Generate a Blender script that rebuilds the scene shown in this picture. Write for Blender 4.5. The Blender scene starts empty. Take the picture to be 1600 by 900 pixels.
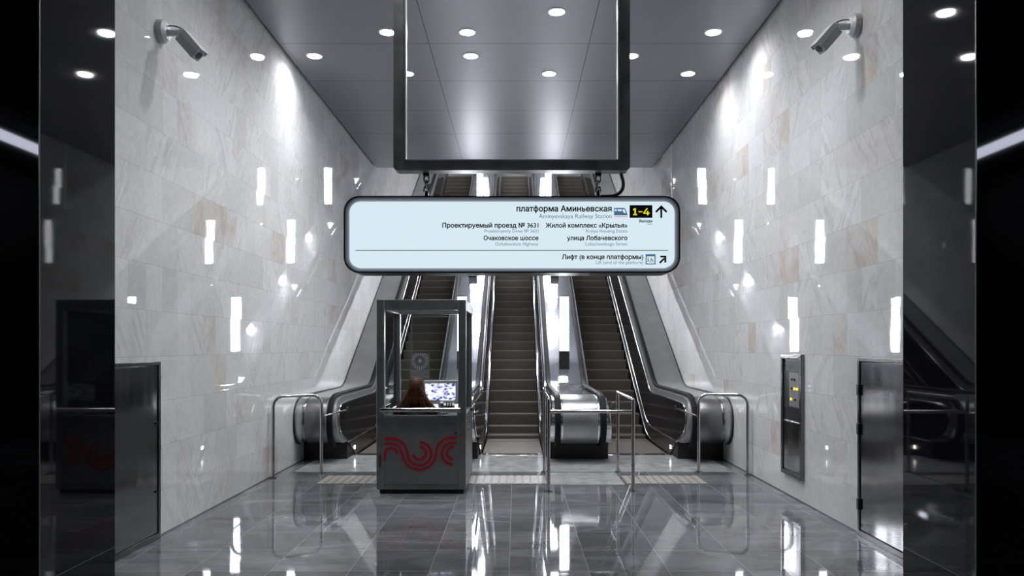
import bpy, bmesh, math, random
from mathutils.geometry import delaunay_2d_cdt
from mathutils import Vector, Matrix
random.seed(7)
R = math.radians
T30 = math.tan(R(30))
scene = bpy.context.scene
COL = scene.collection

# ------------------------------------------------------------------ camera
EYE = 1.69
F = 1183.0                       # focal length in pixels of a 1600 px wide frame
cam = bpy.data.cameras.new('camera'); cam.sensor_width = 36; cam.lens = F/1600*36
cam.shift_x = -6/1600; cam.shift_y = 91/1600; cam.clip_end = 200; cam.clip_start = 0.05
camo = bpy.data.objects.new('camera', cam); COL.objects.link(camo)
camo.location = (0, 0, EYE); camo.rotation_euler = (R(90), 0, 0)
scene.camera = camo

# ------------------------------------------------------------------ world, exposure
w = bpy.data.worlds.new('world'); scene.world = w; w.use_nodes = True
w.node_tree.nodes['Background'].inputs[0].default_value = (.6, .65, .8, 1)
w.node_tree.nodes['Background'].inputs[1].default_value = 0.02
vs = scene.view_settings
vs.view_transform = 'Standard'; vs.look = 'None'; vs.gamma = 1; vs.use_curve_mapping = False
vs.exposure = 0.19
SPOT_W = 19.0
SLOPE_FILL_W = 48.0       # fill lamps added unseen in the sloping ceiling above the escalators
PORTAL_FILL_W = 16.0         # fill lamps added out of view nearer the portal         # each ceiling downlight
SPOT_COL = (.965, .975, 1.0)
LENS_E = 60.0
COLUMN_E = 34.0        # light columns on the escalator decks
SIGN_E = 0.82
STRIP_E = 14.0

# ------------------------------------------------------------------ materials
def nt(name):
    m = bpy.data.materials.new(name); m.use_nodes = True
    t = m.node_tree; return m, t, t.nodes['Principled BSDF']
def mat(name, col, rough=.5, metal=0, spec=.5, bump=None, emit=None, estr=1, alpha=1, trans=0, coat=0, var=0, vscale=4, stretch=None):
    m, t, b = nt(name)
    b.inputs['Base Color'].default_value = (*col, 1)
    b.inputs['Roughness'].default_value = rough
    b.inputs['Metallic'].default_value = metal
    b.inputs['Specular IOR Level'].default_value = spec
    b.inputs['Coat Weight'].default_value = coat
    b.inputs['Transmission Weight'].default_value = trans
    b.inputs['Alpha'].default_value = alpha
    if emit:
        b.inputs['Emission Color'].default_value = (*emit, 1)
        b.inputs['Emission Strength'].default_value = estr
    if var or bump:
        g = t.nodes.new('ShaderNodeNewGeometry')
        mp = t.nodes.new('ShaderNodeMapping'); t.links.new(g.outputs['Position'], mp.inputs[0])
        if stretch: mp.inputs['Scale'].default_value = stretch
        n = t.nodes.new('ShaderNodeTexNoise'); n.inputs['Scale'].default_value = vscale; n.inputs['Detail'].default_value = 4
        t.links.new(mp.outputs[0], n.inputs['Vector'])
        if var:
            r = t.nodes.new('ShaderNodeMapRange')
            r.inputs['To Min'].default_value = 1-var; r.inputs['To Max'].default_value = 1+var
            r.inputs['From Min'].default_value = .3; r.inputs['From Max'].default_value = .7
            t.links.new(n.outputs[0], r.inputs[0])
            x = t.nodes.new('ShaderNodeMix'); x.data_type = 'RGBA'; x.blend_type = 'MULTIPLY'
            x.inputs['Factor'].default_value = 1; x.inputs['A'].default_value = (*col, 1)
            t.links.new(r.outputs[0], x.inputs['B']); t.links.new(x.outputs['Result'], b.inputs['Base Color'])
        if bump:
            n2 = t.nodes.new('ShaderNodeTexNoise'); n2.inputs['Scale'].default_value = bump[0]; n2.inputs['Detail'].default_value = 2
            t.links.new(mp.outputs[0], n2.inputs['Vector'])
            bp = t.nodes.new('ShaderNodeBump'); bp.inputs['Strength'].default_value = bump[1]; bp.inputs['Distance'].default_value = bump[2]
            t.links.new(n2.outputs[0], bp.inputs['Height']); t.links.new(bp.outputs[0], b.inputs['Normal'])
    return m

class N:      # small node-graph helper
    def __init__(s, t): s.t = t
    def m(s, op, a, b=None, c=None):
        n = s.t.nodes.new('ShaderNodeMath'); n.operation = op
        for i, v in enumerate((a, b, c)):
            if v is None: continue
            if isinstance(v, (int, float)): n.inputs[i].default_value = v
            else: s.t.links.new(v, n.inputs[i])
        return n.outputs[0]
    def comb(s, x, y, z=0.0):
        n = s.t.nodes.new('ShaderNodeCombineXYZ')
        for i, v in enumerate((x, y, z)):
            if isinstance(v, (int, float)): n.inputs[i].default_value = v
            else: s.t.links.new(v, n.inputs[i])
        return n.outputs[0]
    def white(s, v):
        n = s.t.nodes.new('ShaderNodeTexWhiteNoise'); n.noise_dimensions = '3D'; s.t.links.new(v, n.inputs['Vector']); return n
    def noise(s, v, sc, det=5, dist=0.0, rough=.5):
        n = s.t.nodes.new('ShaderNodeTexNoise'); n.inputs['Scale'].default_value = sc; n.inputs['Detail'].default_value = det
        n.inputs['Distortion'].default_value = dist; n.inputs['Roughness'].default_value = rough
        s.t.links.new(v, n.inputs['Vector']); return n.outputs[0]
    def ramp(s, v, stops):
        n = s.t.nodes.new('ShaderNodeValToRGB'); e = n.color_ramp.elements
        while len(e) < len(stops): e.new(.5)
        for k, (p, c) in enumerate(stops): e[k].position = p; e[k].color = (*c, 1)
        s.t.links.new(v, n.inputs[0]); return n.outputs[0]
    def mix(s, f, a, b, mode='MIX'):
        n = s.t.nodes.new('ShaderNodeMix'); n.data_type = 'RGBA'; n.blend_type = mode
        for k, v in (('Factor', f), ('A', a), ('B', b)):
            if isinstance(v, (int, float)): n.inputs[k].default_value = v
            elif isinstance(v, tuple): n.inputs[k].default_value = (*v, 1)
            else: s.t.links.new(v, n.inputs[k])
        return n.outputs['Result']
    def pos(s):
        g = s.t.nodes.new('ShaderNodeNewGeometry'); q = s.t.nodes.new('ShaderNodeSeparateXYZ')
        s.t.links.new(g.outputs['Position'], q.inputs[0]); return g.outputs['Position'], q.outputs

def marble():
    m, t, b = nt('marble_tiles'); n = N(t); P, (x, y, z) = n.pos()
    row = n.m('FLOOR', n.m('DIVIDE', z, .4))
    off = n.m('MULTIPLY', n.m('MODULO', n.m('ABSOLUTE', row), 2), .3)
    u = n.m('DIVIDE', n.m('ADD', n.m('ADD', y, off), .11), .6)
    colm = n.m('FLOOR', u)
    side = n.m('SIGN', x)
    cell = n.comb(row, colm, side)
    wn = n.white(cell)
    rnd = wn.outputs['Value']
    # split some tiles in two halves
    fu = n.m('FRACT', u); fz = n.m('FRACT', n.m('DIVIDE', z, .4))
    eu = n.m('MINIMUM', fu, n.m('SUBTRACT', 1, fu)); ez = n.m('MINIMUM', fz, n.m('SUBTRACT', 1, fz))
    half = n.m('GREATER_THAN', n.white(n.comb(row, colm, 5.0)).outputs['Value'], .72)
    mid = n.m('ADD', n.m('ABSOLUTE', n.m('SUBTRACT', fu, .5)), n.m('MULTIPLY', n.m('SUBTRACT', 1, half), 1))
    eu = n.m('MINIMUM', eu, mid)
    joint = n.m('MAXIMUM', n.m('LESS_THAN', n.m('MULTIPLY', eu, .6), .0016), n.m('LESS_THAN', n.m('MULTIPLY', ez, .4), .0018))
    hs = n.m('MULTIPLY', n.m('GREATER_THAN', fu, .5), half)
    rnd = n.m('FRACT', n.m('ADD', rnd, n.m('MULTIPLY', hs, .37)))
    # every tile gets its own piece of stone
    sh = n.t.nodes.new('ShaderNodeVectorMath'); sh.operation = 'MULTIPLY_ADD'
    t.links.new(wn.outputs['Color'], sh.inputs[0]); sh.inputs[1].default_value = (9, 9, 9)
    t.links.new(n.comb(n.m('ADD', x, n.m('MULTIPLY', hs, 3.3)), y, z), sh.inputs[2])
    V = sh.outputs[0]
    cloud = n.noise(V, 2.2, 5, .6)
    tone = n.ramp(n.m('ADD', n.m('MULTIPLY', rnd, .75), n.m('MULTIPLY', cloud, .35)),
        [(.1, (.53, .535, .53)), (.35, (.59, .59, .595)), (.6, (.635, .64, .65)), (.85, (.60, .595, .59)), (1, (.57, .55, .52))])
    sv = t.nodes.new('ShaderNodeSeparateXYZ'); t.links.new(V, sv.inputs[0])
    dy, dz = sv.outputs[1], sv.outputs[2]
    flip = n.m('SUBTRACT', n.m('MULTIPLY', n.m('GREATER_THAN', wn.outputs['Value'], .6), 2), 1)
    a1 = n.m('ADD', dz, n.m('MULTIPLY', dy, n.m('MULTIPLY', flip, .6))); a2 = n.m('SUBTRACT', dz, n.m('MULTIPLY', dy, n.m('MULTIPLY', flip, 1.6)))
    SV = n.comb(n.m('MULTIPLY', a2, 1.0), n.m('MULTIPLY', a1, .22), sv.outputs[0])
    v1 = n.noise(SV, 2.4, 5, .5, .6)
    vein = n.m('SUBTRACT', 1, n.m('MULTIPLY', n.m('ABSOLUTE', n.m('SUBTRACT', v1, .5)), 26))
    vein = n.m('MAXIMUM', vein, 0)
    vein = n.m('MULTIPLY', vein, n.m('MULTIPLY', n.m('GREATER_THAN', rnd, .50), .34))
    patch = n.noise(V, 4.5, 3)
    vein = n.m('MULTIPLY', vein, n.m('MULTIPLY', patch, 1.5))
    c = n.mix(vein, tone, (.27, .25, .23))
    warm = n.m('MULTIPLY', n.m('GREATER_THAN', rnd, .92), n.m('MULTIPLY', n.m('MAXIMUM', n.m('MULTIPLY', n.m('SUBTRACT', cloud, .42), 3.0), 0), .8))
    c = n.mix(warm, c, (.50, .42, .36))
    grain = n.noise(P, 16, 5, .3, .65)
    c = n.mix(1.0, c, n.ramp(grain, [(.3, (.90, .90, .91)), (.7, (1.04, 1.04, 1.04))]), 'MULTIPLY')
    c = n.mix(n.m('MULTIPLY', joint, .7), c, (.34, .34, .33))
    t.links.new(c, b.inputs['Base Color'])
    b.inputs['Roughness'].default_value = .022
    b.inputs['Specular IOR Level'].default_value = .55
    # every slab tilts a hair against its neighbours
    nrm = t.nodes.new('ShaderNodeVectorMath'); nrm.operation = 'MULTIPLY_ADD'
    t.links.new(n.white(n.comb(row, colm, n.m('ADD', side, 11))).outputs['Color'], nrm.inputs[0]); nrm.inputs[1].default_value = (0.0, .0035, .0035)
    g = t.nodes.new('ShaderNodeNewGeometry'); t.links.new(g.outputs['Normal'], nrm.inputs[2])
    wv = n.noise(P, 5.0, 2)
    bp = t.nodes.new('ShaderNodeBump'); bp.inputs['Strength'].default_value = .15; bp.inputs['Distance'].default_value = .0012
    t.links.new(wv, bp.inputs['Height']); t.links.new(nrm.outputs[0], bp.inputs['Normal']); t.links.new(bp.outputs[0], b.inputs['Normal'])
    return m

def floor_mat():
    m, t, b = nt('polished_granite_tiles'); n = N(t); P, (x, y, z) = n.pos()
    u = n.m('DIVIDE', n.m('ADD', x, .05), .6); v = n.m('DIVIDE', n.m('SUBTRACT', y, 5.69), .6)
    fu, fv = n.m('FRACT', u), n.m('FRACT', v)
    e = n.m('MINIMUM', n.m('MINIMUM', fu, n.m('SUBTRACT', 1, fu)), n.m('MINIMUM', fv, n.m('SUBTRACT', 1, fv)))
    joint = n.m('LESS_THAN', n.m('MULTIPLY', e, .6), .0022)
    wn = n.white(n.comb(n.m('FLOOR', u), n.m('FLOOR', v), 3.0))
    sh = t.nodes.new('ShaderNodeVectorMath'); sh.operation = 'MULTIPLY_ADD'
    t.links.new(wn.outputs['Color'], sh.inputs[0]); sh.inputs[1].default_value = (7, 7, 7); 
    t.links.new(n.comb(n.m('MULTIPLY', x, .45), n.m('MULTIPLY', y, 1.0), z), sh.inputs[2])
    c1 = n.noise(sh.outputs[0], 2.6, 7, .8, .6)
    col = n.ramp(n.m('ADD', n.m('MULTIPLY', c1, .85), n.m('MULTIPLY', wn.outputs['Value'], .16)), [(.3, (.07, .072, .079)), (.5, (.12, .122, .132)), (.68, (.20, .203, .215)), (.8, (.28, .28, .295))])
    col = n.mix(joint, col, (.32, .32, .33))
    t.links.new(col, b.inputs['Base Color'])
    b.inputs['Roughness'].default_value = .035; b.inputs['Specular IOR Level'].default_value = .6
    bp = t.nodes.new('ShaderNodeBump'); bp.inputs['Strength'].default_value = .1; bp.inputs['Distance'].default_value = .0008
    t.links.new(n.noise(P, 6, 2), bp.inputs['Height']); t.links.new(bp.outputs[0], b.inputs['Normal'])
    return m

def ceiling_mat():
    m, t, b = nt('satin_ceiling_panels'); n = N(t); P, (x, y, z) = n.pos()
    u = n.m('DIVIDE', n.m('ADD', x, 1.15), 2.12); v = n.m('DIVIDE', n.m('SUBTRACT', y, 10.03), 1.42)
    fu, fv = n.m('FRACT', u), n.m('FRACT', v)
    eu = n.m('MULTIPLY', n.m('MINIMUM', fu, n.m('SUBTRACT', 1, fu)), 2.12)
    ev = n.m('MULTIPLY', n.m('MINIMUM', fv, n.m('SUBTRACT', 1, fv)), 1.42)
    j = n.m('MAXIMUM', n.m('LESS_THAN', eu, .006), n.m('MULTIPLY', n.m('LESS_THAN', ev, .009), .8))
    sp = n.noise(P, 90, 2)
    c = n.mix(n.m('MULTIPLY', sp, .5), (.205, .205, .232), (.305, .305, .335))
    c = n.mix(j, c, (.03, .03, .033))
    t.links.new(c, b.inputs['Base Color'])
    b.inputs['Roughness'].default_value = .41; b.inputs['Metallic'].default_value = .3
    return m

M = {}
M['marble'] = marble(); M['floor'] = floor_mat(); M['ceiling'] = ceiling_mat()
M['granite'] = mat('black_polished_granite', (.004, .004, .005), .03, 0, .42, var=.4, vscale=60)
M['gap'] = mat('dark_gap', (.01, .01, .01), .8)
M['hall'] = mat('unlit_hall_plaster', (.012, .012, .014), .7, var=.1)
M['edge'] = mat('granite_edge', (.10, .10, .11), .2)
M['lens'] = mat('lamp_lens', (.9, .9, .9), .4, emit=(1, .98, .97), estr=LENS_E)
M['column_light'] = mat('lit_diffuser', (.9, .9, .9), .4, emit=(.90, .93, 1.0), estr=COLUMN_E)
M['strip'] = mat('strip_diffuser', (.9, .9, .9), .4, emit=(.78, .82, 1.0), estr=STRIP_E)
M['steel'] = mat('polished_steel', (.46, .46, .47), .16, 1, var=.06, vscale=12)
M['tube'] = mat('handrail_tube_steel', (.55, .54, .53), .14, 1, var=.1, vscale=20)
M['deck'] = mat('wavy_polished_deck_steel', (.60, .61, .66), .075, .9, bump=(2.3, .35, .012))
M['newel'] = mat('satin_newel_steel', (.30, .30, .31), .34, .85, var=.08)
M['newel_dark'] = mat('dull_newel_steel', (.17, .17, .175), .32, .8, var=.2)
M['satin'] = mat('satin_deck_steel', (.31, .31, .315), .38, .6, var=.1, vscale=3, bump=(2.0, .3, .01))
M['rim'] = mat('grey_sign_rim', (.50, .52, .56), .4, 0)
M['booth'] = mat('brushed_booth_steel', (.24, .245, .24), .36, .7, var=.12, vscale=6, bump=(3, .2, .006))
M['boothpost'] = mat('booth_post_steel', (.27, .275, .27), .30, .8, var=.15, vscale=9)
M['frame'] = mat('grey_blotched_frame_steel', (.42, .42, .43), .33, .3, var=.35, vscale=5)
M['lip'] = mat('white_edge_profile', (.85, .85, .88), .3)
M['door'] = mat('wavy_mirror_steel', (.42, .42, .43), .13, 1, bump=(.9, .45, .035), stretch=(1, 1.6, .45))
M['panelsteel'] = mat('dark_panel_steel', (.20, .20, .21), .2, .9, var=.1)
M['black'] = mat('black_paint', (.012, .012, .012), .35)
M['plinth'] = mat('black_plinth', (.006, .006, .006), .5)
M['rubber'] = mat('black_rubber', (.006, .006, .007), .6, 0, .15)
M['glasspanel'] = mat('black_balustrade_panel', (.014, .014, .016), .12, 0, .35, var=.5, vscale=2, bump=(3, .2, .006))
M['skirt'] = mat('dark_skirt', (.018, .017, .016), .3, .3)
M['trim'] = mat('bright_trim', (.75, .75, .77), .15, 1)
M['white'] = mat('white_enamel', (.62, .64, .66), .35)
M['grey'] = mat('grey_enamel', (.42, .44, .46), .4)
M['plate'] = mat('pale_stone_plate', (.32, .322, .33), .14, 0, .5, var=.25, vscale=5)
M['tactile'] = mat('cream_tactile', (.27, .255, .235), .35, var=.12, vscale=15)
M['tactile_dark'] = mat('tactile_groove', (.15, .145, .14), .4)
M['red'] = mat('red_vinyl', (.28, .008, .016), .5, 0, .3)
M['amber'] = mat('amber_lamp', (.9, .5, .05), .4, emit=(1, .5, .02), estr=1.6)
M['orange'] = mat('orange_marker', (.55, .17, .04), .5)
M['signface'] = mat('backlit_sign_face', (.30, .34, .36), .35, emit=(.72, .86, .93), estr=SIGN_E)
M['ink'] = mat('sign_ink_dark', (.006, .014, .025), .5)
M['ink2'] = mat('sign_ink_slate', (.10, .15, .22), .5, emit=(.10, .17, .26), estr=.8)
M['inkblue'] = mat('sign_ink_blue', (.06, .13, .24), .5, emit=(.08, .17, .30), estr=.7)
M['inkred'] = mat('sign_ink_red', (.5, .12, .14), .5, emit=(.7, .3, .33), estr=.6)
M['yellow'] = mat('sign_yellow', (.8, .72, .02), .5, emit=(.9, .8, .03), estr=.75)
M['led'] = mat('small_step_light', (1, 1, 1), .4, emit=(1, .98, .9), estr=14)
M['hair'] = mat('auburn_hair', (.055, .017, .005), .6, 0, .25, var=.7, vscale=22, stretch=(3.5, 3.5, .25), bump=(22, .7, .008))
M['skin'] = mat('skin', (.50, .30, .22), .5)
M['cloth'] = mat('black_jacket', (.010, .010, .014), .7)
M['fabric'] = mat('dark_chair_fabric', (.03, .028, .03), .8)
M['phone'] = mat('grey_phone_plastic', (.5, .51, .5), .4)
M['phone_dark'] = mat('grey_instrument_plate', (.17, .18, .19), .3)
M['desk'] = mat('dark_desk_top', (.02, .02, .022), .7, 0, .2)
M['cable'] = mat('grey_brown_cable', (.11, .10, .09), .5)

def glass_mat(name, tint=(.93, .97, .96), op=.10):
    m, t, b = nt(name); out = t.nodes['Material Output']
    tr = t.nodes.new('ShaderNodeBsdfTransparent'); tr.inputs[0].default_value = (*tint, 1)
    gl = t.nodes.new('ShaderNodeBsdfGlossy'); gl.inputs['Roughness'].default_value = .02
    fr = t.nodes.new('ShaderNodeFresnel'); fr.inputs[0].default_value = 1.5
    mx = t.nodes.new('ShaderNodeMixShader')
    t.links.new(fr.outputs[0], mx.inputs[0]); t.links.new(tr.outputs[0], mx.inputs[1]); t.links.new(gl.outputs[0], mx.inputs[2])
    t.links.new(mx.outputs[0], out.inputs[0]); return m
M['glass'] = glass_mat('clear_booth_glass')

def step_mat():
    m, t, b = nt('ribbed_step'); n = N(t); P, (x, y, z) = n.pos()
    s = n.m('FRACT', n.m('MULTIPLY', x, 55)); rib = n.m('LESS_THAN', s, .45)
    nz = n.noise(P, 7, 4)
    c = n.mix(n.m('MULTIPLY', rib, .35), (.115, .104, .092), (.05, .045, .039))
    c = n.mix(n.m('MULTIPLY', nz, .5), c, (.085, .071, .056))
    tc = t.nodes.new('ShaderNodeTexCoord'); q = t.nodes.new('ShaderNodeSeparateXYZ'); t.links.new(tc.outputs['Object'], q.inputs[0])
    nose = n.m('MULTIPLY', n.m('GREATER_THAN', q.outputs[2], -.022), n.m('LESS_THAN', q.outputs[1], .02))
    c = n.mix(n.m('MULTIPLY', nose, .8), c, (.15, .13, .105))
    t.links.new(c, b.inputs['Base Color']); b.inputs['Roughness'].default_value = .5; b.inputs['Metallic'].default_value = .2
    return m
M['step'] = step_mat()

def screen_mat():
    m, t, b = nt('monitor_picture'); n = N(t); P, (x, y, z) = n.pos()
    v = n.comb(n.m('MULTIPLY', x, 1.0), 0.0, n.m('MULTIPLY', z, 1.6))
    vo = t.nodes.new('ShaderNodeTexVoronoi'); vo.inputs['Scale'].default_value = 19; t.links.new(v, vo.inputs['Vector'])
    a = n.noise(v, 17, 3, 1.5)
    c = n.ramp(n.m('ADD', n.m('MULTIPLY', vo.outputs['Distance'], .5), n.m('MULTIPLY', a, .7)), [(.42, (.012, .018, .05)), (.5, (.22, .24, .5)), (.58, (.55, .58, .95)), (.7, (.85, .88, 1))])
    t.links.new(c, b.inputs['Emission Color']); b.inputs['Emission Strength'].default_value = 1.0
    b.inputs['Base Color'].default_value = (.02, .02, .02, 1); b.inputs['Roughness'].default_value = .2
    return m
M['screen'] = screen_mat()

def notice_mat():
    m, t, b = nt('translucent_notice'); n = N(t); P, (x, y, z) = n.pos()
    # a printed fan of radial lines above rows of text
    dx = n.m('SUBTRACT', x, -1.25); dz = n.m('SUBTRACT', z, 1.50)
    r = n.m('SQRT', n.m('ADD', n.m('POWER', n.m('ABSOLUTE', dx), 2), n.m('POWER', n.m('ABSOLUTE', dz), 2)))
    ang = n.m('ARCTAN2', dz, dx)
    ray = n.m('GREATER_THAN', n.m('SINE', n.m('MULTIPLY', ang, 22)), .25)
    band = n.m('MULTIPLY', n.m('GREATER_THAN', r, .07), n.m('LESS_THAN', r, .115))
    fig = n.m('LESS_THAN', r, .022)
    top = n.m('MAXIMUM', n.m('MULTIPLY', ray, band), fig)
    low = n.m('MULTIPLY', n.m('LESS_THAN', z, 1.385), n.m('LESS_THAN', n.m('FRACT', n.m('MULTIPLY', z, 48)), .35))
    f = n.m('MINIMUM', n.m('ADD', top, n.m('MULTIPLY', low, .7)), 1)
    c = n.mix(f, (.10, .105, .12), (.36, .37, .37))
    t.links.new(c, b.inputs['Base Color']); b.inputs['Roughness'].default_value = .5
    b.inputs['Alpha'].default_value = .72
    return m
M['notice'] = notice_mat()

# ------------------------------------------------------------------ mesh helpers
class MB:
    def __init__(s): s.b = bmesh.new(); s.flat = set()
    def box(s, x0, x1, y0, y1, z0, z1, bev=0, rot=None, seg=2):
        g = bmesh.ops.create_cube(s.b, size=1)
        vs_ = g['verts']
        c = Vector(((x0+x1)/2, (y0+y1)/2, (z0+z1)/2)); d = (abs(x1-x0), abs(y1-y0), abs(z1-z0))
        for v in vs_: v.co = Vector((v.co.x*d[0], v.co.y*d[1], v.co.z*d[2]))
        if bev:
            es = list({e for v in vs_ for e in v.link_edges})
            r = bmesh.ops.bevel(s.b, geom=es, offset=bev, segments=seg, affect='EDGES', profile=.5)
            vs_ = list({v for v in r['verts']} | {v for v in vs_ if v.is_valid})
        for f_ in {f_ for v in vs_ for f_ in v.link_faces}:
            f_.normal_update()
            if max(abs(k_) for k_ in f_.normal) > .9999: s.flat.add(f_)
        for v in vs_:
            if rot: v.co = rot @ v.co
            v.co += c
        return s
    def cyl(s, p0, p1, r, r2=None, n=20):
        p0, p1 = Vector(p0), Vector(p1); d = p1-p0
        q = d.to_track_quat('Z', 'Y').to_matrix().to_4x4(); q.translation = (p0+p1)/2
        bmesh.ops.create_cone(s.b, cap_ends=True, segments=n, radius1=r, radius2=r if r2 is None else r2, depth=d.length, matrix=q)
        return s
    def ball(s, c, r, sc=(1, 1, 1), n=16):
        m = Matrix.Translation(c) @ Matrix.Diagonal((*[r*k for k in sc], 1))
        bmesh.ops.create_uvsphere(s.b, u_segments=n, v_segments=n//2+2, radius=1, matrix=m); return s
    def sweep(s, pts, prof, up=Vector((1, 0, 0)), cap=True):
        """prof: list of (a,b): a along 'side', b along normal; side = fixed axis perpendicular-ish"""
        pts = [Vector(p) for p in pts]; rings = []
        for i, p in enumerate(pts):
            t = (pts[min(i+1, len(pts)-1)]-pts[max(i-1, 0)]).normalized()
            side = (up - t*up.dot(t)).normalized(); nn = t.cross(side).normalized()
            rings.append([s.b.verts.new(p + side*a + nn*b) for a, b in prof])
        k = len(prof)
        for a, b in zip(rings, rings[1:]):
            for j in range(k): s.b.faces.new((a[j], a[(j+1) % k], b[(j+1) % k], b[j]))
        if cap: s.b.faces.new(rings[0][::-1]); s.b.faces.new(rings[-1])
        return s
    def tube(s, pts, r, n=14):
        pts = [Vector(p) for p in pts]; rings = []; side = None
        for i, p in enumerate(pts):
            t = (pts[min(i+1, len(pts)-1)]-pts[max(i-1, 0)]).normalized()
            if side is None:
                side = t.orthogonal().normalized()
            side = (side - t*side.dot(t)).normalized(); nn = t.cross(side)
            rr = r[i] if isinstance(r, (list, tuple)) else r
            rings.append([s.b.verts.new(p + (side*math.cos(2*math.pi*j/n)+nn*math.sin(2*math.pi*j/n))*rr) for j in range(n)])
        for a, b in zip(rings, rings[1:]):
            for j in range(n): s.b.faces.new((a[j], a[(j+1) % n], b[(j+1) % n], b[j]))
        s.b.faces.new(rings[0][::-1]); s.b.faces.new(rings[-1]); return s
    def prism(s, poly, a0, a1, axis='x'):
        f = {'x': lambda a, p: (a, p[0], p[1]), 'y': lambda a, p: (p[0], a, p[1]), 'z': lambda a, p: (p[0], p[1], a)}[axis]
        A = [s.b.verts.new(f(a0, p)) for p in poly]; B = [s.b.verts.new(f(a1, p)) for p in poly]; n = len(poly)
        for j in range(n): s.b.faces.new((A[j], A[(j+1) % n], B[(j+1) % n], B[j]))
        fs = [s.b.faces.new(A[::-1]), s.b.faces.new(B)]
        for f_ in fs: f_.normal_update()
        r_ = bmesh.ops.triangulate(s.b, faces=fs, ngon_method='EAR_CLIP')
        for f_ in r_['faces']: s.flat.add(f_)
        return s
    def loft(s, rings, cap=True):
        RR = [[s.b.verts.new(p) for p in r] for r in rings]; n = len(rings[0])
        for a, b in zip(RR, RR[1:]):
            for j in range(n): s.b.faces.new((a[j], a[(j+1) % n], b[(j+1) % n], b[j]))
        if cap: s.b.faces.new(RR[0][::-1]); s.b.faces.new(RR[-1])
        return s
    def build(s, name, m, parent=None, sharp=32):
        bmesh.ops.recalc_face_normals(s.b, faces=s.b.faces)
        sm_ = [f_ not in s.flat for f_ in s.b.faces]
        me = bpy.data.meshes.new(name); s.b.to_mesh(me); s.b.free()
        for p in me.polygons: p.use_smooth = True
        me.set_sharp_from_angle(angle=R(sharp))
        for p in me.polygons: p.use_smooth = sm_[p.index]
        me.materials.append(m)
        o = bpy.data.objects.new(name, me); COL.objects.link(o)
        if parent: o.parent = parent; o.matrix_parent_inverse = Matrix.Translation(-parent.location) if parent.type == 'EMPTY' else Matrix()
        return o
def struct(o): o['kind'] = 'structure'; return o
def tag(o, label, cat, group=None):
    o['label'] = label; o['category'] = cat
    if group: o['group'] = group
    return o
def thing(name, label, cat, loc=(0, 0, 0), group=None):
    o = bpy.data.objects.new(name, None); COL.objects.link(o); o.location = loc; o.empty_display_size = .1
    return tag(o, label, cat, group)
def copy_thing(root, loc, label, group=None):
    r = root.copy(); COL.objects.link(r); r.location = loc; r['label'] = label
    if group: r['group'] = group
    for ch in list(root.children):
        c = ch.copy(); COL.objects.link(c); c.parent = r; c.matrix_parent_inverse = ch.matrix_parent_inverse.copy()
        for g in list(ch.children):
            d = g.copy(); COL.objects.link(d); d.parent = c
    return r
def BX(name, m, *a, bev=0, parent=None): return MB().box(*a, bev=bev).build(name, m, parent)
def arcpts(c, r, a0, a1, n=8): return [(c[0]+r*math.cos(R(a0+(a1-a0)*k/n)), c[1]+r*math.sin(R(a0+(a1-a0)*k/n))) for k in range(n+1)]
def rrect(x0, x1, z0, z1, r, n=8):
    return (arcpts((x1-r, z1-r), r, 0, 90, n) + arcpts((x0+r, z1-r), r, 90, 180, n) + arcpts((x0+r, z0+r), r, 180, 270, n) + arcpts((x1-r, z0+r), r, 270, 360, n))

# ------------------------------------------------------------------ dimensions
WL, WR = -3.17, 3.10          # marble wall faces
CEIL = 5.70; CEND = 17.0      # flat ceiling over the landing
COMB = 11.83                  # where the steps come out of the floor
Y0 = 13.85                    # foot of the 30 degree slope
YE = 28.0                     # head of the escalators
XC = (-2.0, -.05, 1.90)       # escalator centre lines
HR = .65                      # handrail from the centre line
BODY = .52
def pathz(Y, h=0, Rr=None):
    if Rr is None: Rr = .9 if h > .5 else 1.6
    t = Rr*math.tan(R(15))
    if Y <= Y0-t: return h
    if Y >= Y0+t*math.cos(R(30)): return h+(Y-Y0)*T30
    return h + Rr - math.sqrt(max(Rr*Rr-(Y-(Y0-t))**2, 0))
def leaning(b, poly, sides):
    # prism whose two side faces follow the outward lean; sides = [(x, lean direction), (x, lean direction)]
    ys = [10.85, 11.0, 11.15, 11.3]+[y for y, z in run(.5, 11.45)]
    def inside(y, z):
        c = False
        for i in range(len(poly)):
            (a0, a1), (b0, b1) = poly[i-1], poly[i]
            if (a1 > z) != (b1 > z) and y < a0+(z-a1)*(b0-a0)/(b1-a1): c = not c
        return c
    P = [Vector(p) for p in poly]; n = len(P)
    P += [Vector((y, pathz(y, o_))) for y in ys for o_ in (.25, .4, .55, .7, .87) if inside(y, pathz(y, o_))]
    V_, _, Fc, *_r = delaunay_2d_cdt(P, [(i, (i+1) % n) for i in range(n)], [], 1, 1e-6)
    lean = lambda y, z: .055*min(max((z-pathz(y, .25))/.62, 0), 1)
    for x, s_ in sides:
        vv = [b.b.verts.new((x+s_*lean(v.x, v.y), v.x, v.y)) for v in V_]
        for f_ in Fc: b.b.faces.new([vv[i] for i in f_])
    (xa, sa), (xb, sb) = sides
    for i in range(n):
        (y0, z0), (y1, z1) = poly[i], poly[(i+1) % n]
        b.b.faces.new([b.b.verts.new(c) for c in ((xa+sa*lean(y0, z0), y0, z0), (xa+sa*lean(y1, z1), y1, z1), (xb+sb*lean(y1, z1), y1, z1), (xb+sb*lean(y0, z0), y0, z0))])
    bmesh.ops.remove_doubles(b.b, verts=b.b.verts, dist=2e-5)
    return b
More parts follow.
